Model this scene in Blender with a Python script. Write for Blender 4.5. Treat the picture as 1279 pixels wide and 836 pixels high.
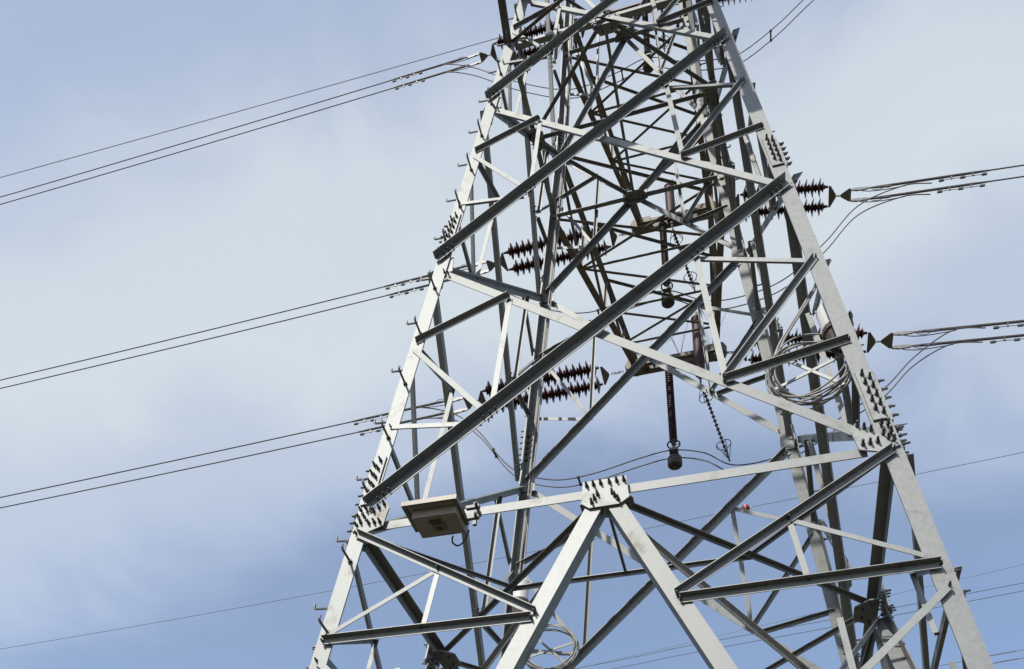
import bpy, math, random
from mathutils import Vector as V, Matrix
random.seed(7)
for o in list(bpy.data.objects): bpy.data.objects.remove(o)
SC = bpy.context.scene; COL = SC.collection
GZ = -5.54                                   # ground level; z = 0 is the level of the big horizontals

# ------------------------------------------------------------------ camera
YAW, PITCH, ROLL = 0.30918, 0.47880, 0.04473
CAM = V((0.7653, -6.3945, -3.9217))
cd = bpy.data.cameras.new('camera'); cam = bpy.data.objects.new('camera', cd); COL.objects.link(cam); SC.camera = cam
fw = V((-math.sin(YAW)*math.cos(PITCH), math.cos(YAW)*math.cos(PITCH), math.sin(PITCH)))
r0 = V((math.cos(YAW), math.sin(YAW), 0)); u0 = r0.cross(fw)
rt = r0*math.cos(ROLL)+u0*math.sin(ROLL); up = u0*math.cos(ROLL)-r0*math.sin(ROLL)
cam.matrix_world = Matrix(((rt.x, up.x, -fw.x, CAM.x), (rt.y, up.y, -fw.y, CAM.y), (rt.z, up.z, -fw.z, CAM.z), (0, 0, 0, 1)))
cd.sensor_fit = 'HORIZONTAL'; cd.sensor_width = 36.0
FPX = 1169.555; cd.lens = 36.0*FPX/1279
cd.shift_x = (639.5-609.35)/1279; cd.shift_y = (871.69-418)/1279
cd.clip_start = 0.05; cd.clip_end = 8000
def pix(p):
    d = V(p)-CAM; z = d.dot(fw)
    if z < 0.1: return None
    return (609.35+FPX*d.dot(rt)/z, 871.69-FPX*d.dot(up)/z)

# ------------------------------------------------------------------ sky, sun, exposure
SUN_EL, SUN_AZ = math.radians(45), math.atan2(-0.36, -1.0)      # azimuth measured from +Y towards +X
W = bpy.data.worlds.new('World'); SC.world = W; W.use_nodes = True
nt = W.node_tree; N = nt.nodes; L = nt.links; N.clear()
wout = N.new('ShaderNodeOutputWorld'); bg = N.new('ShaderNodeBackground'); bg.inputs['Strength'].default_value = 0.13
sky = N.new('ShaderNodeTexSky'); sky.sky_type = 'NISHITA'; sky.sun_disc = False
sky.sun_elevation = SUN_EL; sky.sun_rotation = SUN_AZ; sky.air_density = 1.0; sky.dust_density = 1.0; sky.ozone_density = 2.6
tc = N.new('ShaderNodeTexCoord')
def wmath(op, a, b=None, clamp=False):
    m = N.new('ShaderNodeMath'); m.operation = op; m.use_clamp = clamp
    for i, v in enumerate((a, b)):
        if v is None: continue
        if isinstance(v, (int, float)): m.inputs[i].default_value = v
        else: L.new(v, m.inputs[i])
    return m.outputs[0]
def wnoise(scale, loc, stretch, detail, rough, dist):
    mp = N.new('ShaderNodeMapping'); mp.inputs['Location'].default_value = loc; mp.inputs['Scale'].default_value = stretch
    mp.inputs['Rotation'].default_value = (0.3, 0.2, 0.5)
    L.new(tc.outputs['Generated'], mp.inputs['Vector'])
    n = N.new('ShaderNodeTexNoise'); n.inputs['Scale'].default_value = scale; n.inputs['Detail'].default_value = detail
    n.inputs['Roughness'].default_value = rough; n.inputs['Distortion'].default_value = dist
    L.new(mp.outputs[0], n.inputs['Vector']); return n.outputs['Fac']
dotn = N.new('ShaderNodeVectorMath'); dotn.operation = 'DOT_PRODUCT'; L.new(tc.outputs['Generated'], dotn.inputs[0])
dotn.inputs[1].default_value = (-0.0153, -0.8053, 0.5927)      # a band of thin cloud lies across the sky along this great circle
n1 = wnoise(1.7, (0.4, 0.2, 1.3), (1, 1, 1.3), 4, 0.45, 0.3)
n2 = wnoise(5.0, (2.1, 0.7, 0.3), (1, 1, 1.6), 6, 0.52, 0.5)
tt = wmath('ADD', dotn.outputs['Value'], wmath('MULTIPLY', wmath('SUBTRACT', n1, 0.5), 0.26))
tt = wmath('ADD', tt, wmath('MULTIPLY', wmath('SUBTRACT', n2, 0.5), 0.17))
mr = N.new('ShaderNodeValToRGB'); mr.color_ramp.interpolation = 'EASE'
L.new(wmath('ADD', tt, 0.5), mr.inputs['Fac'])
els = mr.color_ramp.elements
for i, (p, v) in enumerate(((0.05, 0.16), (0.24, 0.24), (0.38, 0.74), (0.47, 0.97), (0.55, 0.94), (0.72, 0.55), (0.9, 0.50))):
    e = els[i] if i < 2 else els.new(p)
    e.position = p; e.color = (v, v, v, 1)
mx = N.new('ShaderNodeMix'); mx.data_type = 'RGBA'
L.new(mr.outputs[0], mx.inputs['Factor']); L.new(sky.outputs[0], mx.inputs['A'])
cb_ = N.new('ShaderNodeMix'); cb_.data_type = 'RGBA'                     # thin veil is bluer, thick cloud whiter
cf_ = N.new('ShaderNodeMapRange'); cf_.inputs['From Min'].default_value = 0.55; cf_.inputs['From Max'].default_value = 0.97; L.new(mr.outputs[0], cf_.inputs['Value'])
L.new(cf_.outputs[0], cb_.inputs['Factor']); cb_.inputs['A'].default_value = (3.65, 4.15, 5.1, 1); cb_.inputs['B'].default_value = (3.85, 4.25, 4.62, 1)
L.new(cb_.outputs['Result'], mx.inputs['B'])
L.new(mx.outputs['Result'], bg.inputs['Color']); L.new(bg.outputs[0], wout.inputs['Surface'])
sd = bpy.data.lights.new('sun', 'SUN'); so = bpy.data.objects.new('sun', sd); COL.objects.link(so)
sd.energy = 3.1; sd.angle = math.radians(0.53); sd.color = (1.0, 0.95, 0.87)
sdir = V((math.sin(SUN_AZ)*math.cos(SUN_EL), math.cos(SUN_AZ)*math.cos(SUN_EL), math.sin(SUN_EL)))
so.rotation_euler = (-sdir).to_track_quat('-Z', 'Y').to_euler(); so.location = (-20, -40, 50)
SC.view_settings.view_transform = 'Standard'; SC.view_settings.look = 'None'; SC.view_settings.gamma = 1
SC.view_settings.exposure = 0.42; SC.view_settings.use_curve_mapping = False
SC.render.engine = 'CYCLES'; SC.render.resolution_x = 1024; SC.render.resolution_y = 669

# ------------------------------------------------------------------ materials
def mat(name, c1, c2, metal, r1, r2, scale=8.0, bump=0.0, c3=None, spots=0.0, stain=0):
    m = bpy.data.materials.new(name); m.use_nodes = True
    nt = m.node_tree; n = nt.nodes; l = nt.links; b = n['Principled BSDF']
    b.inputs['Metallic'].default_value = metal
    t = n.new('ShaderNodeTexCoord'); oi = n.new('ShaderNodeObjectInfo')
    ad = n.new('ShaderNodeVectorMath'); ad.operation = 'ADD'; l.new(t.outputs['Object'], ad.inputs[0])
    sc = n.new('ShaderNodeVectorMath'); sc.operation = 'SCALE'; sc.inputs[0].default_value = (13, 29, 7); l.new(oi.outputs['Random'], sc.inputs['Scale'])
    l.new(sc.outputs[0], ad.inputs[1])
    ns = n.new('ShaderNodeTexNoise'); ns.inputs['Scale'].default_value = scale; ns.inputs['Detail'].default_value = 6; ns.inputs['Roughness'].default_value = 0.62
    l.new(ad.outputs[0], ns.inputs['Vector'])
    cr = n.new('ShaderNodeValToRGB'); cr.color_ramp.elements[0].color = (*c1, 1); cr.color_ramp.elements[1].color = (*c2, 1)
    cr.color_ramp.elements[0].position = 0.33; cr.color_ramp.elements[1].position = 0.68
    l.new(ns.outputs['Fac'], cr.inputs[0]); col = cr.outputs[0]
    # each member keeps its own slight tone
    hv = n.new('ShaderNodeHueSaturation'); mv = n.new('ShaderNodeMapRange'); mv.inputs['To Min'].default_value = 0.86; mv.inputs['To Max'].default_value = 1.12
    l.new(oi.outputs['Random'], mv.inputs['Value']); l.new(mv.outputs[0], hv.inputs['Value']); l.new(col, hv.inputs['Color']); col = hv.outputs[0]
    if c3:
        n3 = n.new('ShaderNodeTexNoise'); n3.inputs['Scale'].default_value = stain or scale*0.45; n3.inputs['Detail'].default_value = 8; n3.inputs['Roughness'].default_value = 0.7
        l.new(ad.outputs[0], n3.inputs['Vector'])
        r3 = n.new('ShaderNodeMapRange'); r3.inputs['From Min'].default_value = 0.56; r3.inputs['From Max'].default_value = 0.74; r3.inputs['To Max'].default_value = spots
        l.new(n3.outputs['Fac'], r3.inputs['Value'])
        mm = n.new('ShaderNodeMix'); mm.data_type = 'RGBA'; l.new(r3.outputs[0], mm.inputs['Factor']); l.new(col, mm.inputs['A']); mm.inputs['B'].default_value = (*c3, 1); col = mm.outputs['Result']
    l.new(col, b.inputs['Base Color'])
    mr = n.new('ShaderNodeMapRange'); mr.inputs['To Min'].default_value = r1; mr.inputs['To Max'].default_value = r2
    l.new(ns.outputs['Fac'], mr.inputs['Value']); l.new(mr.outputs[0], b.inputs['Roughness'])
    if bump:
        bp = n.new('ShaderNodeBump'); bp.inputs['Strength'].default_value = bump; bp.inputs['Distance'].default_value = 0.004
        l.new(ns.outputs['Fac'], bp.inputs['Height']); l.new(bp.outputs[0], b.inputs['Normal'])
    return m
STEEL = mat('galvanised_steel', (0.20, 0.21, 0.205), (0.262, 0.268, 0.259), 0.70, 0.50, 0.68, 34.0, 0.12, (0.10, 0.088, 0.068), 0.8, 4.5)
STEEL_BOUNCE = mat('bounce_tinted_galvanised_steel', (0.125, 0.108, 0.088), (0.20, 0.178, 0.148), 0.5, 0.5, 0.7, 9.0, 0.25, (0.20, 0.16, 0.12), 0.7)  # crossarm steel: brown reflection of the ground put into the base colour
BOLT = mat('dark_bolt_steel', (0.05, 0.05, 0.05), (0.11, 0.11, 0.105), 0.4, 0.5, 0.7, 30.0)
STEPM = mat('step_bolt_steel', (0.10, 0.10, 0.10), (0.2, 0.2, 0.19), 0.5, 0.45, 0.6, 30.0)
SHED = mat('maroon_glazed_porcelain', (0.036, 0.011, 0.010), (0.062, 0.019, 0.017), 0.0, 0.22, 0.35, 14.0)
ARR = mat('red_brown_polymer', (0.040, 0.008, 0.008), (0.055, 0.012, 0.011), 0.0, 0.5, 0.65, 12.0)
RUB = mat('dark_silicone_rubber', (0.022, 0.012, 0.012), (0.035, 0.018, 0.017), 0.0, 0.45, 0.6, 18.0)
FIT = mat('forged_fitting_steel', (0.12, 0.12, 0.12), (0.24, 0.24, 0.235), 0.6, 0.45, 0.6, 20.0)
ALU = mat('stranded_aluminium', (0.075, 0.068, 0.068), (0.13, 0.12, 0.118), 0.5, 0.5, 0.65, 40.0)
CABLE = mat('light_grey_cable', (0.27, 0.265, 0.25), (0.36, 0.355, 0.34), 0.15, 0.45, 0.6, 20.0)
WHITE = mat('white_painted_metal', (0.66, 0.66, 0.64), (0.76, 0.76, 0.74), 0.0, 0.4, 0.55, 6.0, 0, (0.4, 0.38, 0.33), 0.35)
BROWN = mat('brown_plastic', (0.07, 0.045, 0.035), (0.11, 0.07, 0.055), 0.0, 0.45, 0.6, 10.0)
BOX = mat('beige_powder_coated_metal', (0.24, 0.21, 0.165), (0.30, 0.268, 0.215), 0.1, 0.45, 0.6, 7.0, 0, (0.25, 0.2, 0.15), 0.4)
BOXD = mat('dull_taupe_metal', (0.12, 0.10, 0.075), (0.15, 0.13, 0.10), 0.1, 0.5, 0.65, 7.0)
ALUF = mat('anodised_aluminium', (0.13, 0.118, 0.095), (0.17, 0.155, 0.128), 0.2, 0.4, 0.55, 9.0)
PV = mat('photovoltaic_glass', (0.01, 0.014, 0.03), (0.02, 0.026, 0.05), 0.0, 0.1, 0.2, 9.0)
BLACK = mat('black_plastic', (0.015, 0.015, 0.015), (0.03, 0.03, 0.03), 0.0, 0.4, 0.6, 10.0)
RED = mat('red_painted_sphere', (0.20, 0.018, 0.022), (0.26, 0.025, 0.028), 0.0, 0.4, 0.5, 10.0)
CONC = mat('concrete', (0.30, 0.29, 0.27), (0.4, 0.39, 0.36), 0.0, 0.8, 0.95, 9.0, 0.4)
GND = mat('dry_soil_and_grass', (0.045, 0.042, 0.022), (0.095, 0.075, 0.048), 0.0, 0.9, 1.0, 0.9, 0.3, (0.035, 0.045, 0.016), 0.8)

# ------------------------------------------------------------------ mesh helpers
class MB:
    def __init__(s): s.v = []; s.f = []
    def add(s, vs, fs):
        o = len(s.v); s.v += [tuple(x) for x in vs]; s.f += [tuple(i+o for i in f) for f in fs]; return s
    def prism(s, pts3, ext):                       # closed polygon (3D) extruded along ext
        n = len(pts3); ext = V(ext); a = [V(p) for p in pts3]
        s.add(a+[p+ext for p in a], [tuple(range(n))[::-1], tuple(range(n, 2*n))]+[(i, (i+1) % n, (i+1) % n+n, i+n) for i in range(n)]); return s
    def box(s, c, size, ax=None):
        c = V(c); X, Y, Z = ax if ax else (V((1, 0, 0)), V((0, 1, 0)), V((0, 0, 1)))
        hx, hy, hz = [x/2 for x in size]
        return s.prism([c-X*hx-Y*hy-Z*hz, c+X*hx-Y*hy-Z*hz, c+X*hx+Y*hy-Z*hz, c-X*hx+Y*hy-Z*hz], Z*(2*hz))
    def tube(s, pts, r, seg=8, closed=False):
        pts = [V(p) for p in pts]; n = len(pts); rr = r if isinstance(r, (list, tuple)) else [r]*n
        ref = None; rings = []
        for i, p in enumerate(pts):
            if closed: t = (pts[(i+1) % n]-pts[i-1])
            else: t = pts[min(i+1, n-1)]-pts[max(i-1, 0)]
            t.normalize()
            if ref is None: ref = t.orthogonal().normalized()
            else: ref = (ref-t*ref.dot(t)).normalized()
            b = t.cross(ref)
            rings.append([p+(ref*math.cos(2*math.pi*k/seg)+b*math.sin(2*math.pi*k/seg))*rr[i] for k in range(seg)])
        vs = [q for g in rings for q in g]; fs = []
        for i in range(n if closed else n-1):
            j = (i+1) % n
            for k in range(seg): fs.append((i*seg+k, i*seg+(k+1) % seg, j*seg+(k+1) % seg, j*seg+k))
        if not closed: fs += [tuple(range(seg))[::-1], tuple(range((n-1)*seg, n*seg))]
        return s.add(vs, fs)
    def lathe(s, o, ax, prof, seg=14):             # prof: list of (distance along ax, radius)
        o = V(o); ax = V(ax).normalized(); a = ax.orthogonal().normalized(); b = ax.cross(a)
        vs = []; fs = []; n = len(prof)
        for d, r in prof: vs += [o+ax*d+(a*math.cos(2*math.pi*k/seg)+b*math.sin(2*math.pi*k/seg))*max(r, 1e-4) for k in range(seg)]
        for i in range(n-1):
            for k in range(seg): fs.append((i*seg+k, i*seg+(k+1) % seg, (i+1)*seg+(k+1) % seg, (i+1)*seg+k))
        fs += [tuple(range(seg))[::-1], tuple(range((n-1)*seg, n*seg))]
        return s.add(vs, fs)
ORG = {}                                           # world location of every object used as a parent
def obj(name, mb, m, parent=None, org=None, smooth=False):
    o = V(org) if org is not None else (ORG[parent.name] if parent else V((0, 0, 0)))
    me = bpy.data.meshes.new(name); me.from_pydata([tuple(V(p)-o) for p in mb.v], [], mb.f); me.update()
    me.materials.append(m)
    if smooth: me.polygons.foreach_set('use_smooth', [True]*len(me.polygons))
    ob = bpy.data.objects.new(name, me); COL.objects.link(ob)
    if parent: ob.parent = parent; ob.location = o-ORG[parent.name]
    else: ob.location = o
    ORG[ob.name] = o; return ob
def empty(name, loc, label, cat, group=None):
    o = bpy.data.objects.new(name, None); COL.objects.link(o); o.location = loc; o.empty_display_size = 0.2
    ORG[o.name] = V(loc); return tag(o, label, cat, group)
def tag(o, label, cat, group=None):
    o['label'] = label; o['category'] = cat
    if group: o['group'] = group
    return o

# ------------------------------------------------------------------ ground
mb = MB()
nseg = 48; rad = [0, 6, 14, 30, 70, 160, 400, 1000, 3000]
vs = [(0, 0, GZ)]; fs = []
for r in rad[1:]:
    for k in range(nseg): 
        a = 2*math.pi*k/nseg; vs.append((r*math.cos(a), r*math.sin(a), GZ-(0.02*random.random() if r > 10 else 0)))
for k in range(nseg): fs.append((0, 1+k, 1+(k+1) % nseg))
for i in range(len(rad)-2):
    for k in range(nseg):
        a = 1+i*nseg+k; b_ = 1+i*nseg+(k+1) % nseg; fs.append((a, a+nseg, b_+nseg, b_))
mb.add(vs, fs); g = obj('ground', mb, GND); g['kind'] = 'structure'

# ------------------------------------------------------------------ tower geometry
SL = 0.09993; Z1, Z2, Z3, Z4, ZM, Z5, Z6, Z7 = 2.967, 5.601, 6.855, 7.9, 9.97, 11.65, 15.75, 17.6
def hw(z): return 1.75-SL*z if z < Z4 else (1.75-SL*Z4)-0.045*(z-Z4)
LEGT, LEGW = 0.013, 0.115
FACES = {'F': (V((1, 0, 0)), V((0, -1, 0))), 'R': (V((0, 1, 0)), V((1, 0, 0))), 'B': (V((-1, 0, 0)), V((0, 1, 0))), 'L': (V((0, -1, 0)), V((-1, 0, 0)))}
def fp(face, x, z, off=0.0):                        # point on a face: x metres left to right as seen from outside
    X, n = FACES[face]; s = SL if z < Z4 else 0.045
    nn = (n+V((0, 0, s))).normalized()
    return X*x+n*hw(z)+V((0, 0, z))+nn*off
def fn(face, z=0): 
    s = SL if z < Z4 else 0.045
    return (FACES[face][1]+V((0, 0, s))).normalized()
tower = empty('lattice_tower', (0, 0, GZ), 'tall galvanised steel lattice pylon filling the middle of the view', 'pylon')

def angle(mb, P, Q, n, w1, w2, t, off, out, heel=1):
    """L-section from P to Q: one flange flat in the face plane, the other standing out (out=True) or inwards at its upper (heel=1) or lower edge"""
    P, Q = V(P), V(Q); u = (Q-P).normalized(); n = (n-u*n.dot(u)).normalized(); e = n.cross(u)
    if e.z < -0.05 or (abs(e.z) <= 0.05 and e.y < 0): e = -e
    e = e*heel; h = w1/2
    if out: sec = [(-h, off), (h, off), (h, off+w2), (h-t, off+w2), (h-t, off+t), (-h, off+t)]
    else: sec = [(-h, off+t), (h, off+t), (h, off+t-w2), (h-t, off+t-w2), (h-t, off), (-h, off)]
    return mb.prism([P+e*a+n*b for a, b in sec], Q-P)
MEM = []                                            # (kind, mesh, score)
def member(kind, P, Q, n, w, off, out, heel=1, w2=None, t=None, m=None):
    mb = MB(); angle(mb, P, Q, n, w, w2 or w, t or max(0.005, w*0.08), off, out, heel)
    # how much of the member lies in view
    sc = 0.0; last = None
    for i in range(9):
        p = pix(V(P).lerp(V(Q), i/8))
        ok = p and -5 < p[0] < 1284 and -5 < p[1] < 841
        if ok and last: sc += math.hypot(p[0]-last[0], p[1]-last[1])*w/((V(P)+V(Q))/2-CAM).length
        last = p if ok else None
    MEM.append((kind, mb, sc, m or STEEL)); return mb
BOLTS = []                                          # (point, normal, size, owner)
def bolts(face, pts, off, owner=None, size=1.0):
    for x, z in pts: BOLTS.append((fp(face, x, z, off), fn(face, z), size, owner))

OUTO, INO = 0.020, -LEGT-0.004                      # outside members sit on the gussets; inside ones behind the leg flange
def panel(face, z0, z1, w, wr, up_=0, full=True):
    """one X-braced panel with its redundants; the left-bottom to right-top diagonal is bolted outside, the other inside"""
    n = fn(face, (z0+z1)/2); h = z1-z0; k = 0.085
    za_, zb_ = (z0+0.10, z0+0.03) if up_ else (z0+0.233, z0+0.133); ka = 0.045 if up_ else 0.125
    A0 = fp(face, -hw(za_)+ka, za_); A1 = fp(face, hw(z1-0.04)-0.075, z1-0.04)
    B0 = fp(face, hw(zb_)-(0.07 if up_ else 0.15), zb_); B1 = fp(face, -hw(z1-0.11)+0.10, z1-0.11)
    member('main_brace', A0-(A1-A0).normalized()*0.05, A1+(A1-A0).normalized()*0.05, n, w, OUTO, True, 1)
    member('main_brace', B0, B1, n, w, INO-w*0.08, False, 1)
    def at(P, Q, z): return P.lerp(Q, (z-P.z)/(Q.z-P.z))
    for P, Q, s in ((A0, A1, 1), (A1, A0, -1), (B0, B1, -1)):
        pass
    for z in (A0, A1):
        s = -1 if z is A0 else 1; d = (A1-A0).normalized()*(-s)
        for i in range(3): BOLTS.append((z+d*(0.035+0.05*i)+n*(OUTO+w*0.08)-V((0, 0, 1))*w*0.12, n, 0.62, None))
    for i in range(2): BOLTS.append((B1+(B0-B1).normalized()*(0.01+0.05*i)+n*0.001, n, 0.7, None))
    if not full: return
    zU, zL, za, zb = z0+0.775*h, z0+0.313*h, z0+0.661*h, z0+0.340*h
    t = wr*0.09; oin = INO-w*0.08-t-0.003; oo = OUTO+w*0.08+0.003
    def leg(s, z): return fp(face, s*(hw(z)-0.055), z)
    # left: U lies on the inside diagonal, Lw on the outside one;  right the other way round
    UL, LL, UR, LR = at(B0, B1, zU), at(A0, A1, zL), at(A0, A1, zU), at(B0, B1, zL-0.025*h)
    R = lambda P, Q, out, o=None: member('tie_brace', P, Q, n, wr, (oo if out else oin) if o is None else o, out, 1)
    R(leg(-1, za), UL, True, 0.004); R(leg(-1, za-0.03*h), LL, False, 0.004); R(UL, LL, False, INO+0.002); R(leg(-1, zb), LL+(A0-A1).normalized()*0.03*h, False, 0.003)
    R(leg(1, za), LR, True, 0.004); R(leg(1, za-0.0*h), UR, False, -LEGT-0.004-t); R(UR, LR, False, 0.002); R(leg(1, zb), LR+V((0, 0, -0.01)), True, 0.004)
    for p in (leg(-1, za), leg(-1, zb), leg(1, za), leg(1, zb), UL, LR): BOLTS.append((p+n*(0.006+t), n, 0.55, None))
    for p in (LL, UR):
        for d in (-0.04, 0.02, 0.07): BOLTS.append((p+(A1-A0).normalized()*d-V((0, 0, w*0.2))+n*(OUTO+w*0.08), n, 0.55, None))

for f in 'FRBL':
    panel(f, 0.0, Z1, 0.074, 0.044, 0); panel(f, Z1, Z2, 0.068, 0.040, 1); panel(f, Z2, Z4, 0.064, 0.038, 1)
    panel(f, Z4, Z5, 0.058, 0.035, 1); panel(f, Z5, Z6, 0.05, 0.032, 1, full=False)
    n = fn(f)
    # big horizontal, inverted V below it and its redundants
    member('horizontal_beam', fp(f, -1.60, 0.036), fp(f, 1.56, 0.012), n, 0.072, -LEGT-0.012, False)
    ZB = -4.95; xb = 0.014-0.440*ZB
    for s in (-1, 1):
        P = fp(f, s*0.055, -0.095); Q = fp(f, s*xb, ZB)
        # flange pair of the V strut: front flange flat on the face, second flange inwards on the inner side
        u = (Q-P).normalized(); e = n.cross(u).normalized()
        if e.x*FACES[f][0].x+e.y*FACES[f][0].y > 0: e = -e
        e = e*s                                        # towards the middle of the V: -x for right strut... heel there
        mbv = MB(); h_ = 0.052; t_ = 0.010; o_ = 0.002
        sec = [(-h_, o_+t_), (h_, o_+t_), (h_, o_+t_-0.104), (h_-t_, o_+t_-0.104), (h_-t_, o_), (-h_, o_)]
        mbv.prism([P+e*a+n*b for a, b in sec], Q-P); MEM.append(('strut', mbv, 900, STEEL))
        def vx(z): return s*(0.014-0.440*z)
        def lg(z): return fp(f, s*(hw(z)-0.055), z)
        def vp(z): return fp(f, vx(z), z)
        o1 = 0.018; nn = n
        member('tie_brace', lg(-0.042), vp(-0.915), nn, 0.044, o1, True)
        member('tie_brace', lg(-0.935), vp(-0.955), nn, 0.046, o1, True)
        m1, m2 = fp(f, s*1.07, -0.464), fp(f, s*1.125, -0.93)
        member('tie_brace', lg(-0.89), m1, nn, 0.032, 0.010, False); member('tie_brace', m1, m2, nn, 0.034, 0.010, False)
        member('tie_brace', lg(-1.08), vp(-1.98), nn, 0.042, 0.018, False); member('tie_brace', lg(-2.0), vp(-2.04), nn, 0.046, o1, True)
        member('tie_brace', lg(-2.1), vp(-3.0), nn, 0.042, 0.018, False); member('tie_brace', lg(-3.05), vp(-3.08), nn, 0.046, o1, True)
        member('tie_brace', fp(f, s*1.25, -1.2), fp(f, s*1.3, -2.02), nn, 0.034, 0.010, False)
        for p in (lg(-0.042), vp(-0.915), lg(-0.935), vp(-0.955), m1, m2, lg(-1.08), lg(-1.98), vp(-1.98), vp(-2.02)):
            BOLTS.append((p+n*0.024, n, 0.62, None))
    # horizontals at the crossarm levels
    for z in (Z3, ZM, Z6):
        member('horizontal_beam', fp(f, -hw(z)+0.09, z), fp(f, hw(z)-0.09, z), n, 0.058, INO-0.02, False, -1)
    # top
    member('main_brace', fp(f, -hw(Z6), Z6), fp(f, 0.0, Z7, 0), n, 0.05, 0, False)

# plan bracing (diaphragms) seen from below
def level(P, Q, w, dz=0.0):
    P, Q = V(P)+V((0, 0, dz)), V(Q)+V((0, 0, dz)); n = (Q-P).cross(V((0, 0, 1))).normalized()
    if n.y > 0 or (abs(n.y) < 1e-4 and n.x > 0): n = -n
    member('plan_brace', P, Q, n, w, 0, True)
def plan(z, w, cross):
    k = hw(z)-0.03; F_, R_, B_, L_ = V((0, -k, z)), V((k, 0, z)), V((0, k, z)), V((-k, 0, z)); dz = -0.5*w
    ring = [F_, R_, B_, L_]
    for i in range(4): level(ring[i].lerp(ring[(i+1) % 4], 0.04), ring[(i+1) % 4].lerp(ring[i], 0.04), w, dz)
    if cross:
        q = [ring[i].lerp(ring[(i+1) % 4], 0.5)*1.0 for i in range(4)]           # FR, RB, BL, LF
        cs = [V((k, -k, z)), V((k, k, z)), V((-k, k, z)), V((-k, -k, z))]
        for i in range(4): level(cs[i].lerp(q[i], 0.06), q[i], w*0.72, dz+0.012)
        level(q[3], q[0], w*0.85, dz-0.006); level(q[2], q[1], w*0.85, dz-0.006)
        level(F_.lerp((q[3]+q[0])/2, 0.08), (q[3]+q[0])/2, w*0.62, dz+0.008)
plan(0.0, 0.035, True); plan(Z3-0.04, 0.034, False); plan(ZM-0.04, 0.032, False)
# hip braces from the middle of each face to the struts of the faces beside it
order = 'FRBL'
for i, f in enumerate(order):
    for s, g in ((1, order[(i+1) % 4]), (-1, order[i-1])):
        P = fp(f, s*0.03, -0.13, -0.05); Q = fp(g, -s*0.85, -1.98, -0.03); n = fn(f)*0.6+fn(g)*0.8
        if n.y > 0: n = -n
        member('plan_brace', P, Q, n.normalized(), 0.036, 0, True)
for zc in (-0.03, Z3-0.05, ZM-0.05):
    for f in 'FRBL':
        X_, n_ = FACES[f]; c_ = n_*(hw(zc)-0.03)+V((0, 0, zc-0.006)); mbg = MB(); q_ = 1.0 if zc < 1 else 0.85
        mbg.prism([c_+X_*a*q_-n_*b*q_ for a, b in ((-0.17, 0.0), (0.17, 0.0), (0.17, 0.07), (0.09, 0.17), (-0.09, 0.17), (-0.17, 0.07))], (0, 0, -0.010))
        obj('gusset_plate', mbg, STEEL, tower)
        for a, b in ((-0.12, 0.06), (-0.06, 0.11), (0.06, 0.11), (0.12, 0.06)): BOLTS.append((c_+X_*a*q_-n_*b*q_-V((0, 0, 0.010)), V((0, 0, -1)), 0.6, None))
k = hw(Z3)-0.06
level((0, -k, Z3), (0, k, Z3), 0.034, -0.05); level((-k, 0, Z3), (k, 0, Z3), 0.034, -0.06)

# write the members out as parts; past the 100 that show largest, the small ties become one part
for kind in ('main_brace', 'horizontal_beam', 'strut', 'tie_brace', 'plan_brace'):
    ms = sorted([m for m in MEM if m[0] == kind], key=lambda m: -m[2])
    for _, mb, sc, m in ms[:100]: obj(kind, mb, m, tower)
    if len(ms) > 100:
        rest = MB()
        for _, mb, sc, m in ms[100:]: rest.add(mb.v, mb.f)
        o = obj(kind, rest, ms[0][3], tower); o['kind'] = 'stuff'

# legs
LEGS = {}
for nm, sx, sy in (('FL', -1, -1), ('FR', 1, -1), ('BL', -1, 1), ('BR', 1, 1)):
    mb = MB(); zs = [GZ+0.15, Z4, Z6+0.3, Z7]; secs = []
    for z in zs:
        h = hw(z)+0.0; w = LEGW if z < Z4+0.1 else 0.10; t = LEGT
        if z == Z7: h = 0.16
        secs.append([V((sx*a, sy*b, z)) for a, b in ((h, h), (h-w, h), (h-w, h-t), (h-t, h-t), (h-t, h-w), (h, h-w))])
    vs = [p for s in secs for p in s]; fs = []
    for i in range(len(zs)-1):
        for k in range(6): fs.append((i*6+k, i*6+(k+1) % 6, i*6+6+(k+1) % 6, i*6+6+k))
    fs += [tuple(range(6)), tuple(range(18, 24))]
    mb.add(vs, fs); lg_ = obj('leg', mb, STEEL, tower); LEGS[nm] = lg_
    # concrete foot
    c = V((sx*(hw(GZ)-0.05), sy*(hw(GZ)-0.05), GZ)); fm = MB(); fm.prism([c+V((-0.35, -0.35, -0.1)), c+V((0.35, -0.35, -0.1)), c+V((0.35, 0.35, -0.1)), c+V((-0.35, 0.35, -0.1))], (0, 0, 0.28))
    obj('footing', fm, CONC, tower)
ADJ = {'FL': (('F', -1), ('L', 1)), 'FR': (('F', 1), ('R', -1)), 'BL': (('B', 1), ('L', -1)), 'BR': (('B', -1), ('R', 1))}
def splice(nm, z0, z1, rows):
    for f, s in ADJ[nm]:
        mb = MB(); a, b = 0.100, 0.008
        c = [fp(f, s*(hw(z0)-a), z0, 0.003), fp(f, s*(hw(z0)-b), z0, 0.003), fp(f, s*(hw(z1)-b), z1, 0.003), fp(f, s*(hw(z1)-a), z1, 0.003)]
        mb.prism(c, fn(f)*0.012); sp = obj('splice_plate', mb, STEEL, LEGS[nm])
        for i in range(rows):
            z = z0+0.05+(z1-z0-0.09)*i/(rows-1)
            x = hw(z)-(0.066 if i % 2 else 0.030)
            bolts(f, [(s*x, z)], 0.015, sp, 0.86)
for nm in ('FL', 'FR', 'BL', 'BR'):
    splice(nm, 0.235, 0.69, 10); splice(nm, Z1+0.28, Z1+0.72, 10); splice(nm, Z4+0.12, Z4+0.5, 8)
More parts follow.
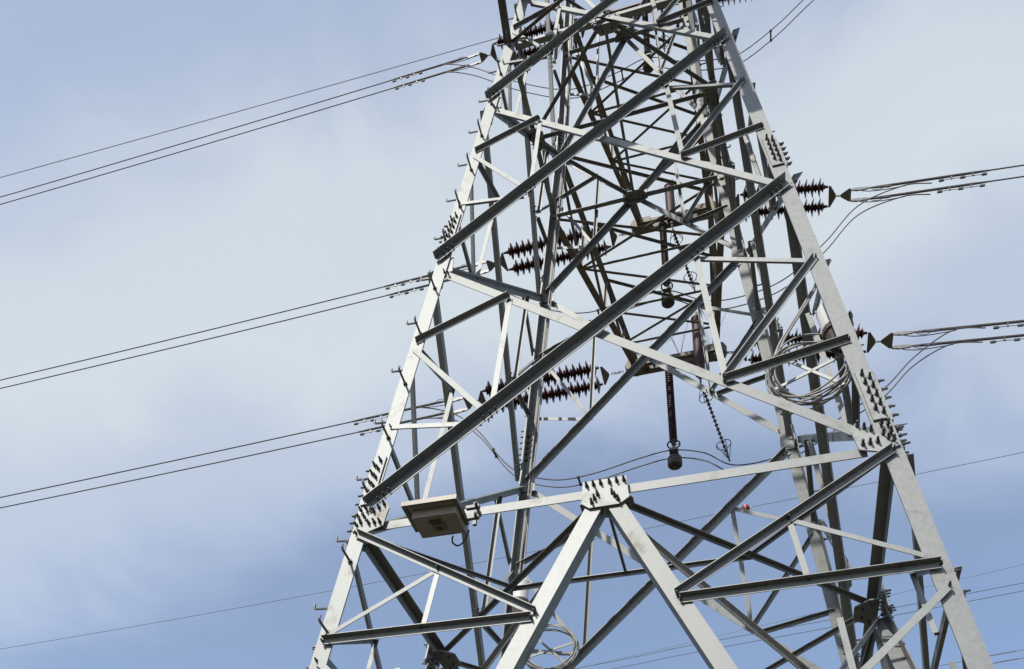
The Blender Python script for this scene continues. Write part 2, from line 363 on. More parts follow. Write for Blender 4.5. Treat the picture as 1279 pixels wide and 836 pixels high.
# gusset plates on the outside of the legs at the main joints
def gusset(f, pts, off, th, bl, size=1.0, parent=None):
    mb = MB(); mb.prism([fp(f, x, z, off) for x, z in pts], fn(f)*th); g = obj('gusset_plate', mb, STEEL, parent or tower)
    bolts(f, bl, off+th, g, size); return g
for f in 'FRBL':
    for s in (-1, 1):
        gusset(f, [(s*x, z) for x, z in ((1.49, 0.165), (1.515, 0.005), (1.625, -0.035), (1.742, -0.005), (1.52, 0.23), (1.52, 0.232))], 0.003, 0.012,
               [(s*x, z) for x, z in ((1.530, 0.205), (1.565, 0.178), (1.60, 0.150), (1.540, 0.040), (1.580, 0.042), (1.622, 0.044), (1.662, 0.105), (1.700, 0.178), (1.706, 0.112), (1.684, 0.062), (1.712, 0.04), (1.664, 0.19))], 0.86)
    gusset(f, ((-0.138, 0.088), (0.140, 0.088), (0.156, -0.098), (0.096, -0.145), (-0.096, -0.145), (-0.146, -0.098)), 0.018, 0.012,
           [(x, z) for x, z in ((-0.112, 0.048), (-0.068, 0.05), (-0.022, 0.053), (0.034, 0.05), (0.080, 0.052), (0.126, 0.05), (-0.042, -0.04), (-0.061, -0.072), (-0.078, -0.104), (0.052, -0.046), (0.068, -0.077), (0.088, -0.108))], 0.86)
    for zc, q in ((Z3, 1.0), (ZM, 0.8)):
        gusset(f, [(x*q, zc+z*q) for x, z in ((-0.15, 0.07), (0.15, 0.07), (0.15, -0.06), (0.08, -0.12), (-0.08, -0.12), (-0.15, -0.06))], INO-0.036, 0.010,
               [(x*q, zc+z*q) for x, z in ((-0.1, -0.03), (-0.04, -0.05), (0.04, -0.05), (0.1, -0.03))], 0.7)
    for zc in (Z1, Z2, Z4):
        for s in (-1, 1):
            h = hw(zc)
            gusset(f, [(s*(h-a), zc+z) for a, z in ((0.15, 0.11), (0.155, -0.09), (0.015, -0.09), (0.02, 0.13))], -LEGT-0.014, 0.010, [], 0.7)
# bolts: the 100 that show largest singly, the rest as one part
bm = MB(); bm.lathe((0, 0, 0), (0, 0, 1), [(-0.046, 0.014), (-0.0455, 0.015), (-0.034, 0.0155), (-0.0335, 0.009), (-0.0005, 0.009), (0, 0.0155), (0.016, 0.0155), (0.0165, 0.0095), (0.050, 0.009), (0.052, 0.006)], 6)
bmesh_ = bpy.data.meshes.new('bolt'); bmesh_.from_pydata(bm.v, [], bm.f); bmesh_.materials.append(BOLT)
def bscore(b):
    p = pix(b[0])
    if not p or not (0 < p[0] < 1279 and 0 < p[1] < 836): return -1
    s = b[2]/(b[0]-CAM).length
    return s if (CAM-b[0]).dot(b[1]) > 0 else s*0.7
BOLTS.sort(key=lambda b: -bscore(b)); rest = MB(); cnt = 0
for p, n, size, owner in BOLTS:
    q = n.to_track_quat('Z', 'Y')
    if cnt < 100:
        o = bpy.data.objects.new('bolt', bmesh_); COL.objects.link(o); par = owner or tower
        o.parent = par; o.location = p-ORG[par.name]; o.rotation_mode = 'QUATERNION'; o.rotation_quaternion = q; o.scale = (size,)*3; cnt += 1
    else: rest.add([p+q @ (V(v)*size) for v in bm.v], bm.f)
o = obj('bolt', rest, BOLT, tower); o['kind'] = 'stuff'
# step bolts up two of the legs
for nm, zs in (('FL', [-3.78+0.5845*i for i in range(24)]), ('BR', [-4.0+0.55*i for i in range(24)])):
    for i, z in enumerate(zs):
        for j, (f, s) in enumerate(ADJ[nm]):
            zz = z+(0.25 if j else 0); n = fn(f, zz); p = fp(f, s*(hw(zz)-0.062), zz, 0.001); pp = pix(p)
            if z > Z5: continue
            mb = MB(); mb.tube([p, p+n*0.05, p+n*0.13, p+n*0.137+V((0, 0, 0.012)), p+n*0.138+V((0, 0, 0.035))], 0.0085, 7)
            mb.lathe(p+n*0.002, n, [(0, 0.017), (0.016, 0.017)], 6)
            obj('step_bolt', mb, STEPM, LEGS[nm])

# ------------------------------------------------------------------ crossarms (parts of the tower) 
def crossarm(z, ytip, xl, xr, zup, sgn, w):
    mb = MB(); k = hw(z)-0.02; ku = hw(zup)-0.02; dn = V((0, 0, -1)); kk = hw(z)
    Bl, Br = V((-k, sgn*k, z)), V((k, sgn*k, z)); Ul, Ur = V((-ku, sgn*ku, zup)), V((ku, sgn*ku, zup))
    Tl, Tr = V((xl+0.1, sgn*ytip, z)), V((xr-0.1, sgn*ytip, z)); up_ = V((0, 0, 0.16))
    for a, b in ((Bl, Tl), (Br, Tr)): angle(mb, a, b, dn, w, w, 0.008, 0, False)
    for a, b in ((Ul, Tl+up_), (Ur, Tr+up_)): angle(mb, a, b, V((0, 0, -1)), w*0.9, w*0.9, 0.008, 0, False)
    lac = MB(); t = 0.005; fr = (0, 0.3, 0.58, 0.82)
    for i in range(3):
        a, b = fr[i], fr[i+1]
        angle(lac, Bl.lerp(Tl, a), Br.lerp(Tr, b), dn, 0.036, 0.036, t, 0.012, False); angle(lac, Br.lerp(Tr, a), Bl.lerp(Tl, b), dn, 0.036, 0.036, t, 0.020, False)
        angle(lac, Bl.lerp(Tl, b), Br.lerp(Tr, b), dn, 0.036, 0.036, t, 0.028, False)
        for P, T, U in ((Bl, Tl, Ul), (Br, Tr, Ur)):
            nx = V((-1 if P.x < 0 else 1, 0, 0))
            angle(lac, P.lerp(T, b), U.lerp(T+up_, b), nx, 0.036, 0.036, t, 0.004, False)
            angle(lac, P.lerp(T, b), U.lerp(T+up_, a), nx, 0.036, 0.036, t, 0.012, False)
        angle(lac, Ul.lerp(Tl+up_, a), Ur.lerp(Tr+up_, b), V((0, 0, 1)), 0.032, 0.032, t, 0.004, False)
    arm = obj('crossarm', mb, STEEL_BOUNCE, tower); obj('lacing', lac, STEEL_BOUNCE, arm)
    tb = MB()
    for dy in (-0.05, 0.05): tb.box(((xl+xr)/2, sgn*ytip+dy, z-0.02), (xr-xl-0.1, 0.012, 0.13)); tb.box(((xl+xr)/2, sgn*ytip+dy*1.6, z-0.08), (xr-xl-0.1, 0.055, 0.010))
    obj('tip_beam', tb, STEEL_BOUNCE, arm)
    for x, s in ((xl, -1), (xr, 1)):
        pl = MB(); y = sgn*ytip-0.075
        pl.prism([V((x+s*0.0, y, z+0.08)), V((x+s*0.05, y, z-0.02)), V((x+s*0.02, y, z-0.09)), V((x-s*0.12, y, z-0.13)), V((x-s*0.27, y, z-0.06)), V((x-s*0.27, y, z+0.08))], (0, 0.15, 0))
        obj('tip_plate', pl, STEEL_BOUNCE, arm)
crossarm(Z3, 3.69, -0.5, 0.86, Z4+0.05, 1, 0.085); crossarm(ZM, 3.69, -0.32, 0.96, ZM+1.1, 1, 0.075); crossarm(15.75, 3.4, -0.75, 0.75, 16.7, 1, 0.06)
crossarm(Z3, 3.69, -0.86, 0.5, Z4+0.05, -1, 0.075); crossarm(ZM, 3.69, -0.96, 0.32, ZM+1.1, -1, 0.07)

# ------------------------------------------------------------------ tension insulator sets, conductors, jumpers, posts, arresters
DISC = [(0.0, 0.034), (0.004, 0.050), (0.034, 0.132), (0.038, 0.133), (0.040, 0.10), (0.044, 0.045), (0.052, 0.036), (0.056, 0.045), (0.080, 0.072), (0.083, 0.072), (0.085, 0.06), (0.089, 0.040), (0.096, 0.034)]
def lerp3(a, b, t): return V(a).lerp(V(b), t)
def tension(name_arm, side, P, Q, sep, sepc):
    """P: bar end, Q: far yoke; strings run P to Q, doubled in y"""
    P, Q = V(P), V(Q); u = (Q-P).normalized(); Lg = (Q-P).length; Y = V((0, 1, 0)); Zv = u.cross(Y).normalized()
    t = empty('tension_insulator_set', P, f'double string of maroon insulators leaving the {name_arm} crossarm tip towards the {side}', 'insulator', 'tension insulator strings at the crossarm tips')
    ch = MB()                                        # chain links from the arm to the yoke
    for i in range(3):
        c = P-u*(0.10+0.055*i)-u*0.0
        a, b = (Y, Zv) if i % 2 else (Zv, Y)
        ch.tube([c+u*0.038*math.cos(q)+a*0.017*math.sin(q) for q in [2*math.pi*k/12 for k in range(12)]], 0.006, 5, True)
    obj('chain_link', ch, FIT, t)
    def yoke(c, s):
        y = MB(); a = c-u*s*0.035; b = c+u*s*0.05
        y.prism([a-Y*0.02-Zv*0.006, b-Y*(sep/2+0.02)-Zv*0.006, b+u*s*0.022-Y*(sep/2+0.015)-Zv*0.006, b+u*s*0.022+Y*(sep/2+0.015)-Zv*0.006, b+Y*(sep/2+0.02)-Zv*0.006, a+Y*0.02-Zv*0.006], Zv*0.012)
        obj('yoke_plate', y, FIT, t)
    yoke(P, 1); yoke(Q, -1)
    for s in (-1, 1):
        st = MB(); a = P+Y*s*sep/2+u*0.12; n = int((Lg-0.24)/0.100); ext = (Lg-0.24)-n*0.1
        st.lathe(a-u*0.03, u, [(0, 0.018), (0.05, 0.018)], 8)
        prof = [(0, 0.02)]
        for i in range(n): prof += [(ext/2+i*0.1+d, r) for d, r in DISC]
        prof += [(Lg-0.24, 0.02), (Lg-0.20, 0.018)]
        st.lathe(a, u, prof, 16); obj('insulator_string', st, SHED, t, smooth=True)
    # second small yoke and the two strain clamps
    c2 = Q+u*0.10; y2 = MB(); y2.prism([c2-Y*0.02-Zv*0.005, c2+u*0.12-Y*(sepc/2+0.02)-Zv*0.005, c2+u*0.15-Y*(sepc/2)-Zv*0.005, c2+u*0.15+Y*(sepc/2)-Zv*0.005, c2+u*0.12+Y*(sepc/2+0.02)-Zv*0.005, c2+Y*0.02-Zv*0.005], Zv*0.010)
    y2.tube([Q+u*0.04, c2+u*0.02], 0.014, 6); obj('yoke_plate', y2, STEEL, t)
    for s in (-1, 1):
        b = c2+u*0.14+Y*s*sepc/2; cl = MB()
        cl.prism([b+Zv*0.012, b+u*0.05+Zv*0.03, b+u*0.22+Zv*0.035, b+u*0.27+Zv*0.012, b+u*0.24-Zv*0.012, b+u*0.09-Zv*0.03, b-Zv*0.012], Y*0.02)
        cl.lathe(b+u*0.25, u, [(0, 0.012), (0.1, 0.018), (0.28, 0.019), (0.32, 0.013)], 8)
        cl.tube([b+u*0.28-Zv*0.02, b+u*0.33-Zv*0.05, b+u*0.40-Zv*0.06, b+u*0.47-Zv*0.02], 0.006, 6)
        obj('strain_clamp', cl, FIT, t)
    return [c2+u*0.5+Y*s*sepc/2 for s in (-1, 1)], u
def conductor(P, u, Q, label, sag, damp=True, r=0.0105):
    P, Q = V(P), V(Q); n = 48; pts = []
    for i in range(n+1):
        t = (i/n)**1.6; p = P.lerp(Q, t); p.z -= sag*4*t*(1-t); pts.append(p)
    mb = MB(); mb.tube(pts, r, 7)
    arm = []; acc = 0                                       # armour rods near the tower
    d = (pts[1]-pts[0]).normalized(); 
    o = obj('conductor', mb, ALU, org=P, smooth=True); tag(o, label, 'power line', 'twin conductors of the power line')
    def along(s):
        t = s/(Q-P).length; p = P.lerp(Q, t); p.z -= sag*4*t*(1-t); return p
    a = MB(); a.tube([along(s) for s in (0.0, 0.3, 0.8, 1.3, 1.5)], [0.019, 0.019, 0.019, 0.018, 0.012], 8); obj('armour_rod', a, ALU, o)
    if damp:
        for s0 in (1.0, 1.28):
            c = along(s0); dd = (along(s0+0.1)-c).normalized(); dm = MB()
            dm.box(c-V((0, 0, 0.03)), (0.02, 0.02, 0.07)); dm.tube([c-V((0, 0, 0.065))-dd*0.14, c-V((0, 0, 0.06)), c-V((0, 0, 0.065))+dd*0.14], 0.005, 5)
            for q in (-1, 1): dm.lathe(c-V((0, 0, 0.067))+dd*q*0.14-dd*0.035, dd, [(0, 0.014), (0.01, 0.02), (0.06, 0.02), (0.07, 0.014)], 8)
            obj('vibration_damper', dm, FIT, o)
    return o
def smooth(pts, n=10):
    pts = [V(p) for p in pts]; out = []
    for i in range(len(pts)-1):
        p0, p1, p2, p3 = pts[max(i-1, 0)], pts[i], pts[i+1], pts[min(i+2, len(pts)-1)]
        for k in range(n):
            t = k/n; out.append(0.5*((2*p1)+(p2-p0)*t+(2*p0-5*p1+4*p2-p3)*t*t+(3*p1-p0-3*p2+p3)*t**3))
    return out+[pts[-1]]
def jumper(nm, pts, sep, sp_at):
    t = empty('jumper_loop', pts[0], f'slack pair of jumper cables looping below the {nm} crossarm tip', 'cable', 'jumper loops under the crossarms')
    Y = V((0, 1, 0)); cl = []; (el, ul), (er, ur) = PH[nm]['left'], PH[nm]['right']
    for i, s in enumerate((-1, 1)):
        body = [V(p)+Y*s*sep/2 for p in pts]; dz = V((0, 0, -0.022))
        a = [el[i]+ul*0.75+dz, el[i]+ul*0.35+dz*1.3]; b = [er[i]+ur*0.35+dz*1.3, er[i]+ur*0.75+dz]
        c = smooth(a+body+b); cl.append(c); mb = MB(); mb.tube(c, 0.0088, 7); obj('cable', mb, ALU, t, smooth=True)
        for e, u in ((el[i], ul), (er[i], ur)):         # slack tails lying in the clamp, as at a dead end
            mb = MB(); mb.tube(smooth([e-u*0.30+V((0, 0, -0.02)), e-u*0.12+V((0, 0, -0.075)), e+u*0.10+V((0, 0, -0.07)), e+u*0.4+V((0, 0, -0.025))], 6), 0.0075, 6); obj('terminal_tail', mb, ALU, t, smooth=True)
    n = len(cl[0])-1
    for f in sp_at:
        p, q = cl[0][int(f*n)], cl[1][int(f*n)]; mb = MB(); mb.box((p+q)/2, (0.025, (p-q).length+0.03, 0.028))
        for w in (p, q): mb.lathe(w-V((0.02, 0, 0)), (1, 0, 0), [(0, 0.02), (0.04, 0.02)], 8)
        obj('spacer', mb, BOLT, t)
def post(nm, top, Lg, jz):
    top = V(top); t = empty('jumper_post_insulator', top, f'slender dark ribbed insulator hanging from the {nm} crossarm with a round weight below', 'insulator', 'jumper insulators hanging under the crossarms')
    dn = V((0, 0, -1)); mb = MB(); prof = [(0, 0.05), (0.02, 0.05)]; n = int((Lg-0.06)/0.042)
    for i in range(n): prof += [(0.03+i*0.042, 0.030), (0.038+i*0.042, 0.056), (0.046+i*0.042, 0.056), (0.056+i*0.042, 0.030)]
    prof += [(Lg-0.03, 0.03), (Lg, 0.03)]; mb.lathe(top, dn, prof, 14); obj('ribbed_body', mb, RUB, t)
    cap = MB(); cap.lathe(top+V((0, 0, 0.03)), dn, [(0, 0.075), (0.05, 0.075), (0.052, 0.05)], 12); obj('top_flange', cap, FIT, t)
    b = top+dn*Lg; rg = MB(); rg.tube([b+V((0.085*math.cos(q), 0.085*math.sin(q), 0.01)) for q in [2*math.pi*k/24 for k in range(24)]], 0.011, 6, True)
    for q in (0, 2.1, 4.2): rg.tube([b+V((0.085*math.cos(q), 0.085*math.sin(q), 0.01)), b+V((0, 0, -0.02))], 0.006, 5)
    obj('grading_ring', rg, BOLT, t)
    rod = MB(); rod.lathe(b, dn, [(0, 0.018), (0.2, 0.018)], 8); rod.box(b+dn*0.17, (0.12, 0.26, 0.035)); obj('clamp', rod, FIT, t)
    wt = MB(); wt.lathe(b+dn*0.23, dn, [(0, 0.06), (0.005, 0.092), (0.02, 0.100), (0.045, 0.100), (0.05, 0.095), (0.055, 0.100), (0.095, 0.100), (0.10, 0.095), (0.105, 0.100), (0.13, 0.1), (0.145, 0.09), (0.15, 0.05)], 20)
    wt.box(b+dn*0.38, (0.10, 0.03, 0.03)); obj('counterweight', wt, BOLT, t)
def arrester(nm, bot, top, end):
    bot, top, end = V(bot), V(top), V(end)
    t = empty('surge_arrester', bot, f'red brown cylindrical surge arrester mounted on the {nm} crossarm tip', 'surge arrester', 'surge arresters at the crossarm tips')
    u = (top-bot).normalized(); Lg = (top-bot).length
    mb = MB(); mb.lathe(bot, u, [(0, 0.03), (0.01, 0.06), (0.03, 0.072), (0.06, 0.075), (Lg-0.06, 0.075), (Lg-0.05, 0.086), (Lg-0.02, 0.086), (Lg, 0.03)], 18); obj('housing', mb, ARR, t, smooth=False)
    hd = MB(); hd.lathe(top, u, [(0, 0.05), (0.04, 0.05), (0.05, 0.02), (0.12, 0.016)], 10); hd.tube([top+u*0.1, top+u*0.15+V((0.08, 0, 0)), top+V((0.14, 0, -0.05))], 0.006, 5); obj('top_terminal', hd, FIT, t)
    ab = MB(); ab.box(bot+u*0.35+V((0, 0.10, 0)), (0.06, 0.09, 0.05)); obj('mounting_bracket', ab, FIT, t)
    nk = MB(); nk.lathe(bot, -u, [(0, 0.03), (0.05, 0.03), (0.06, 0.014), (0.12, 0.014)], 10); obj('lower_terminal', nk, FIT, t)
    s = bot-u*0.13; d = (end-s).normalized(); Lr = (end-s).length
    g = empty('gap_rod_insulator', s, f'thin rod insulator with small sheds slanting down from the {nm} surge arrester', 'insulator', 'gap rod insulators below the surge arresters')
    rod = MB(); n = 30; prof = [(0, 0.009)]
    for i in range(n):
        d0 = Lr*0.1+Lr*0.8*i/n; prof += [(d0, 0.009), (d0+0.003, 0.027 if i % 2 else 0.015), (d0+0.005, 0.027 if i % 2 else 0.015), (d0+0.008, 0.009)]
    prof += [(Lr, 0.012)]; rod.lathe(s, d, prof, 12); obj('rod', rod, RUB, g)
    a = d.orthogonal().normalized(); b = d.cross(a)
    for f0, s0 in ((0.2, -1), (0.8, 1)):
        c = s+d*Lr*f0; rg = MB(); rg.tube([c+(a*math.cos(q)+b*math.sin(q))*0.10 for q in [2*math.pi*k/20 for k in range(20)]], 0.006, 5, True)
        for q in (0.5, 2.07, 3.64, 5.2): rg.tube([c+(a*math.cos(q)+b*math.sin(q))*0.10, c+d*s0*Lr*0.16+(a*math.cos(q)+b*math.sin(q))*0.015], 0.005, 5)
        obj('electrode_ring', rg, BOLT, g)
def spikes(nm, c, n):
    mb = MB(); c = V(c)
    for i in range(n):
        q = 2*math.pi*i/n+random.random()*0.5; tl = 0.3+0.35*random.random(); o = V((math.cos(q)*tl*(0.2+0.55*random.random()), math.sin(q)*0.25*tl, 0.45+0.3*random.random()))
        mb.tube([c, c+o*0.5+V((0, 0, 0.02)), c+o], 0.0032, 4)
    mb.lathe(c-V((0, 0, 0.04)), (0, 0, 1), [(0, 0.02), (0.05, 0.016)], 8)
    return tag(obj('bird_spikes', mb, FIT, org=c), f'fan of thin wire bird spikes standing on the {nm}', 'bird spikes', 'bird spikes on the crossarm tips')

PH = {}
SETS = [ # name, arm, left P, left Q, left end point (far), right P, right Q, right end
 ('lowest', (-0.83, 3.70, 6.81), (-2.79, 3.70, 6.79), (-60, 3.70, 8.15), (1.10, 3.70, 6.76), (2.82, 3.70, 6.47), (40, 3.70, 3.6)),
 ('middle', (-0.64, 3.70, 9.86), (-2.56, 3.70, 9.86), (-60, 3.70, 11.9), (1.27, 3.70, 9.95), (2.70, 3.70, 9.62), (40, 3.70, 6.6)),
 ('top', (-1.05, 3.4, 15.64), (-2.86, 3.4, 15.64), (-60, 3.4, 18.2), (1.05, 3.4, 15.64), (2.7, 3.4, 15.36), (40, 3.4, 13.0))]
for nm, lp, lq, le, rp, rq, re_ in SETS:
    ends = {}
    for side, P, Q, E in (('left', lp, lq, le), ('right', rp, rq, re_)):
        sc_ = {'top': 0.15, 'middle': 0.18, 'lowest': 0.24}[nm]; c, u = tension(nm, side, P, Q, 0.33, sc_)
        for i, p in enumerate(c):
            lab = f'{"nearer" if i == 0 else "farther"} wire of the pair running {side} from the {nm} crossarm'
            conductor(p, u, V(E)+V((0, 0.5*sc_*(1 if i else -1), 0)), lab, 0.9 if side == 'left' else 0.5)
        ends[side] = (c, u)
    PH[nm] = ends
for nm, pts, sp in (('lowest', [(-3.2, 3.72, 6.55), (-2.78, 3.72, 6.10), (-2.25, 3.72, 5.28), (-1.65, 3.72, 4.93), (-1.08, 3.72, 4.91), (-0.4, 3.72, 5.05), (0.05, 3.72, 5.10), (0.47, 3.72, 4.96), (0.87, 3.72, 4.66), (1.54, 3.72, 4.74), (2.35, 3.72, 5.25), (2.84, 3.72, 5.56), (3.26, 3.72, 6.0)], (0.22, 0.36, 0.75)),
                    ('middle', [(-2.94, 3.72, 9.6), (-2.36, 3.72, 8.95), (-1.68, 3.72, 8.38), (-1.1, 3.72, 8.15), (-0.54, 3.72, 8.22), (0.13, 3.72, 8.26), (0.66, 3.72, 7.88), (1.18, 3.72, 7.80), (1.82, 3.72, 7.98), (2.45, 3.72, 8.57), (2.99, 3.72, 9.2)], (0.38, 0.66)),
                    ('top', [(-3.2, 3.4, 15.2), (-2.3, 3.4, 14.3), (-1.3, 3.4, 13.6), (-0.5, 3.4, 13.7), (0.1, 3.4, 13.9), (0.7, 3.4, 13.5), (1.4, 3.4, 13.25), (1.71, 3.4, 13.31), (2.3, 3.4, 13.8), (2.88, 3.4, 14.43)], (0.4, 0.76))):
    jumper(nm, pts, 0.16, sp)
post('lowest', (0.07, 3.72, 6.76), 1.50, 0); post('middle', (0.13, 3.72, 9.86), 1.42, 0); post('top', (0.1, 3.4, 15.6), 1.5, 0)
arrester('lowest', (0.51, 3.60, 6.34), (0.53, 3.60, 7.50), (0.79, 3.70, 4.80)); arrester('middle', (0.28, 3.65, 9.82), (0.28, 3.65, 10.72), (0.54, 3.70, 8.2)); arrester('top', (0.42, 3.3, 15.6), (0.42, 3.3, 16.6), (0.4, 3.4, 14.1))
for nm, x, y, z, n in (('left end of the lowest crossarm beam', -0.15, 3.69, Z3+0.06, 7), ('middle of the lowest crossarm beam', 0.25, 3.73, Z3+0.06, 6), ('right end of the lowest crossarm beam', 0.7, 3.69, Z3+0.06, 6), ('middle crossarm beam', 0.3, 3.7, ZM+0.06, 7)):
    spikes(nm, (x, y, z), n)
# single wire above the top pair
mb = MB(); pts = []
for i in range(40):
    t = (i/39)**1.5; p = V((-0.8, 3.4, 16.1)).lerp(V((-60, 3.4, 19.8)), t); p.z -= 0.6*4*t*(1-t); pts.append(p)
mb.tube(pts, 0.008, 6); tag(obj('ground_wire', mb, ALU, org=pts[0]), 'single thin wire running left above the topmost pair', 'power line')

# ------------------------------------------------------------------ cables, coils, closures
def path_leg(nm, dx, dy, z0, z1, n=14):
    sx = -1 if nm[1] == 'L' else 1; sy = -1 if nm[0] == 'F' else 1; out = []
    for i in range(n+1):
        z = z0+(z1-z0)*i/n; h = hw(z); out.append(V((sx*(h-dx), sy*(h-dy), z))+V((random.uniform(-.006, .006), random.uniform(-.006, .006), 0)))
    return out
for i, (dx, dy) in enumerate(((0.15, 0.04), (0.165, 0.06), (0.19, 0.045))):
    mb = MB(); mb.tube(path_leg('BL', dx-0.07, dy-0.02, 1.05+0.1*i, 13.0, 26), 0.0095, 6)
    o = obj('down_lead_cable', mb, CABLE, smooth=True); tag(o, 'pale grey cables clipped side by side up the rear left leg', 'cable', 'down lead cables on the rear left leg')
def coil(c, nrm, r, label, turns, lead):
    c = V(c); nrm = V(nrm).normalized(); a = V((nrm.y, -nrm.x, 0)).normalized(); b = nrm.cross(a)
    t = empty('cable_coil', c, label, 'cable coil', None)
    for k in range(turns):
        rr = r*(0.9+0.13*random.random()); off = nrm*random.uniform(-0.06, 0.06); mb = MB(); ph = random.random()*6; sq = 0.9+0.1*random.random()
        dc = a*random.uniform(-0.03, 0.03)+b*random.uniform(-0.035, 0.02)
        mb.tube([c+dc+off+(a*math.cos(q)*rr+b*math.sin(q)*rr*sq)+nrm*0.03*math.sin(2*q+ph) for q in [2*math.pi*i/40 for i in range(40)]], 0.0068, 6, True); obj('cable_turn', mb, CABLE, t, smooth=True)
    for d in (a*0.68-b*0.73, a*0.95+b*0.3):
        mb = MB(); d = d.normalized(); mb.box(c-nrm*0.02, (r*2.0, 0.010, 0.022), (d, nrm, d.cross(nrm))); obj('frame_bar', mb, STEEL, t)
    if lead:
        mb = MB(); mb.tube(smooth(lead), 0.0085, 6); obj('cable_lead', mb, CABLE, t, smooth=True)
        mb = MB(); mb.tube(smooth([V(p)+V((0.03, 0.0, 0.02)) for p in lead]), 0.0085, 6); obj('cable_lead', mb, CABLE, t, smooth=True)
coil((1.375, -1.36, 1.12), (-0.12, -1, 0.0), 0.275, 'grey cable coiled in loops on a cross frame beside the front right leg', 10, [(1.12, -1.36, 1.2), (1.20, -1.36, 1.42), (1.42, -1.35, 1.8), (1.60, -1.34, 2.15)])
coil((-1.10, 1.40, 0.80), (0.12, -1, 0.0), 0.28, 'grey cable coil on a cross frame at the foot of the rear left leg', 8, None)
def closure(c, ax, label):
    c = V(c); ax = V(ax).normalized(); t = empty('splice_closure', c, label, 'splice closure', None)
    mb = MB(); mb.lathe(c-ax*0.02, ax, [(0, 0.082), (0.2, 0.082), (0.225, 0.074), (0.235, 0.05)], 20); obj('dome', mb, WHITE, t)
    mb = MB(); mb.lathe(c-ax*0.02, -ax, [(0, 0.086), (0.02, 0.092), (0.05, 0.092), (0.06, 0.078), (0.17, 0.07), (0.18, 0.03)], 20); obj('base', mb, BROWN, t)
    mb = MB(); s = 1 if c.x > 0 else -1; mb.box(c+V((s*0.09, 0, 0)), (0.07, 0.05, 0.035)); mb.lathe(c+V((s*0.1, -0.03, 0)), (0, -1, 0), [(0, 0.02), (0.06, 0.02), (0.065, 0.01), (0.09, 0.01)], 6); obj('bracket', mb, FIT, t)
closure((1.558, -1.40, 1.42), (-0.1, 0.1, 1), 'white cylindrical cable closure with brown base inside the front right leg')
closure((-1.42, 1.40, 1.45), (0.1, -0.1, 1), 'pale cylindrical cable closure fixed to the rear left leg')

# ------------------------------------------------------------------ solar powered monitoring box on the front left of the big horizontal
bx = V((-1.09, -1.88, -0.065)); t = empty('monitoring_box', bx, 'beige monitoring box under a small solar panel at the left joint', 'monitoring box')
ya = math.radians(0); tl = math.radians(2)
X = V((math.cos(ya), math.sin(ya), -0.02)).normalized(); Yv = V((-math.sin(ya)*math.cos(tl)-0.03, math.cos(ya)*math.cos(tl), -math.sin(tl)*0.4)).normalized(); Zv = X.cross(Yv).normalized(); Yv = Zv.cross(X)
fr = MB(); w_, d_ = 0.375, 0.275
for sx in (-1, 1): fr.box(bx+X*sx*(w_/2-0.012), (0.024, d_, 0.035), (X, Yv, Zv))
for sy in (-1, 1): fr.box(bx+Yv*sy*(d_/2-0.012), (w_-0.05, 0.024, 0.035), (X, Yv, Zv))
obj('panel_frame', fr, ALUF, t)
pv = MB(); pv.box(bx+Zv*0.008, (w_-0.052, d_-0.052, 0.012), (X, Yv, Zv)); obj('solar_panel', pv, PV, t)
bk = MB(); bk.box(bx-Zv*0.008, (w_-0.06, d_-0.06, 0.008), (X, Yv, Zv)); obj('back_sheet', bk, BOX, t)
hs = MB(); c = bx-Zv*0.071+X*0.012+Yv*0.03
hs.prism([c+X*a+Yv*b+Zv*0.057 for a, b in ((-0.145, -0.10), (0.155, -0.10), (0.155, 0.11), (-0.145, 0.11))], -Zv*0.06); ho = obj('housing', hs, BOX, t)
lid = MB(); lid.box(c-Zv*0.010+X*0.01+Yv*0.01, (0.085, 0.07, 0.008), (X, Yv, Zv)); lo_ = obj('cover_plate', lid, BOXD, ho)
gl = MB(); gl.lathe(c-Zv*0.013+X*0.01+Yv*0.02, -Zv, [(0, 0.014), (0.010, 0.013), (0.013, 0.008)], 14); obj('lens', gl, BLACK, ho)
vt = MB(); vt.box(c-Zv*0.012-Yv*0.052+X*0.0, (0.08, 0.014, 0.012), (X, Yv, Zv)); obj('vent_slot', vt, BLACK, ho)
cb = MB(); e = c-Zv*0.0+X*0.06+Yv*0.13; cb.tube(smooth([e, e-V((0, 0, 0.05))+X*0.0, e-V((0, 0, 0.085))+X*0.04, e-V((0, 0, 0.05))+X*0.085, e+X*0.11+V((0, 0, 0.03))]), 0.006, 6); obj('cable', cb, BLACK, t, smooth=True)
br = MB(); q = bx+X*(w_/2+0.02)
br.box(q+V((0.045, 0.06, 0.0)), (0.024, 0.024, 0.18))
for dz in (0.05, -0.035): br.box(q+V((0.03, 0.05, dz)), (0.09, 0.028, 0.022))
br.box(q+V((0.012, 0.062, -0.01)), (0.08, 0.03, 0.03)); br.box(q+V((0.045, 0.10, 0.055)), (0.028, 0.09, 0.03))
obj('mounting_bracket', br, STEPM, t)
for dz in (0.05, -0.035):
    nb = MB(); nb.lathe(q+V((0.055, 0.04, dz)), (0.2, -1, 0), [(0, 0.012), (0.018, 0.012), (0.019, 0.007), (0.04, 0.007)], 6); obj('bolt', nb, BOLT, t)

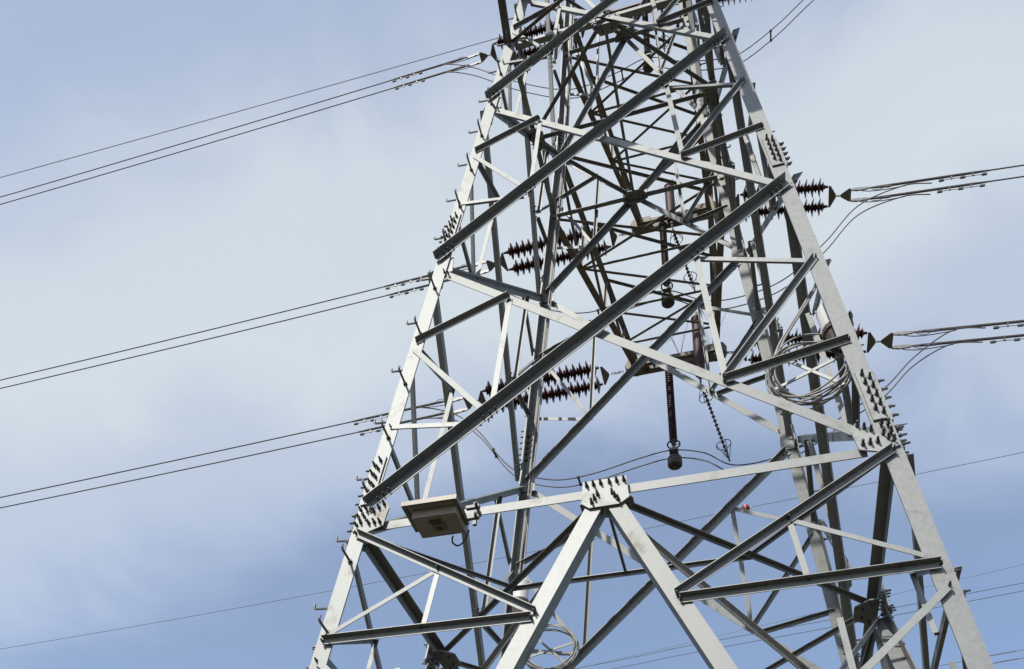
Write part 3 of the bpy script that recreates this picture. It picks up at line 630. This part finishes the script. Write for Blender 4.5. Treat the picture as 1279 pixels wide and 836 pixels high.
# ------------------------------------------------------------------ distant lines beyond the tower
def far_wire(pts, r, label, group):
    mb = MB(); mb.tube(smooth(pts, 8), r, 6); return tag(obj('distant_wire', mb, FIT, org=pts[0]), label, 'power line', group)
A = [(-120, 40, 27.9), (-51.84, 40, 29.54), (-23.78, 40, 30.69), (-9.75, 40, 31.55), (1.5, 40, 32.38), (16.61, 40, 33.41), (60, 40, 36.8)]
far_wire(A, 0.018, 'distant thin wire carrying the red marker ball behind the tower', 'distant wires behind the tower')
bl = empty('marker_ball', (1.5, 40, 32.36), 'small red marker ball on the distant wire behind the tower', 'marker ball')
mb = MB(); mb.lathe((1.5-0.26, 40, 32.36), (1, 0, 0), [(0.26-0.26*math.cos(a), 0.26*math.sin(a)) for a in [math.pi*i/16 for i in range(17)]], 20); obj('ball', mb, RED, bl, smooth=True)
mb = MB(); mb.lathe((1.5-0.33, 40, 32.36), (1, 0, 0), [(0, 0.05), (0.07, 0.05)], 8); mb.lathe((1.5+0.26, 40, 32.36), (1, 0, 0), [(0, 0.05), (0.07, 0.05)], 8)
mb.tube([(1.5, 40+0.262*math.cos(a), 32.36+0.262*math.sin(a)) for a in [2*math.pi*i/24 for i in range(24)]], 0.02, 5, True); obj('clamp', mb, WHITE, bl)
far_wire([(-40, 40, 19.9), (-8.77, 40, 22.69), (-2.04, 40, 23.4), (14.91, 40, 24.92), (60, 40, 29.5)], 0.018, 'upper of the lowest distant wire pair crossing behind the tower', 'distant wires behind the tower')
far_wire([(-40, 40, 19.4), (-8.77, 40, 22.2), (-2.04, 40, 22.9), (14.81, 40, 24.44), (60, 40, 29.0)], 0.018, 'lower of the lowest distant wire pair crossing behind the tower', 'distant wires behind the tower')
far_wire([(-30, 40, 20.0), (-10, 40, 22.5), (9.61, 40, 25.29), (15.13, 40, 26.05), (40, 40, 29.7)], 0.010, 'very faint distant wire right of the tower above the pair', 'distant wires behind the tower')
far_wire([(-20, 40, 17.0), (11.91, 40, 20.75), (14.11, 40, 20.98), (50, 40, 24.6)], 0.015, 'upper of two distant wires in the lower right corner', 'distant wires behind the tower')
far_wire([(-20, 40, 16.55), (11.91, 40, 20.3), (14.11, 40, 20.53), (50, 40, 24.1)], 0.015, 'lower of two distant wires in the lower right corner', 'distant wires behind the tower')
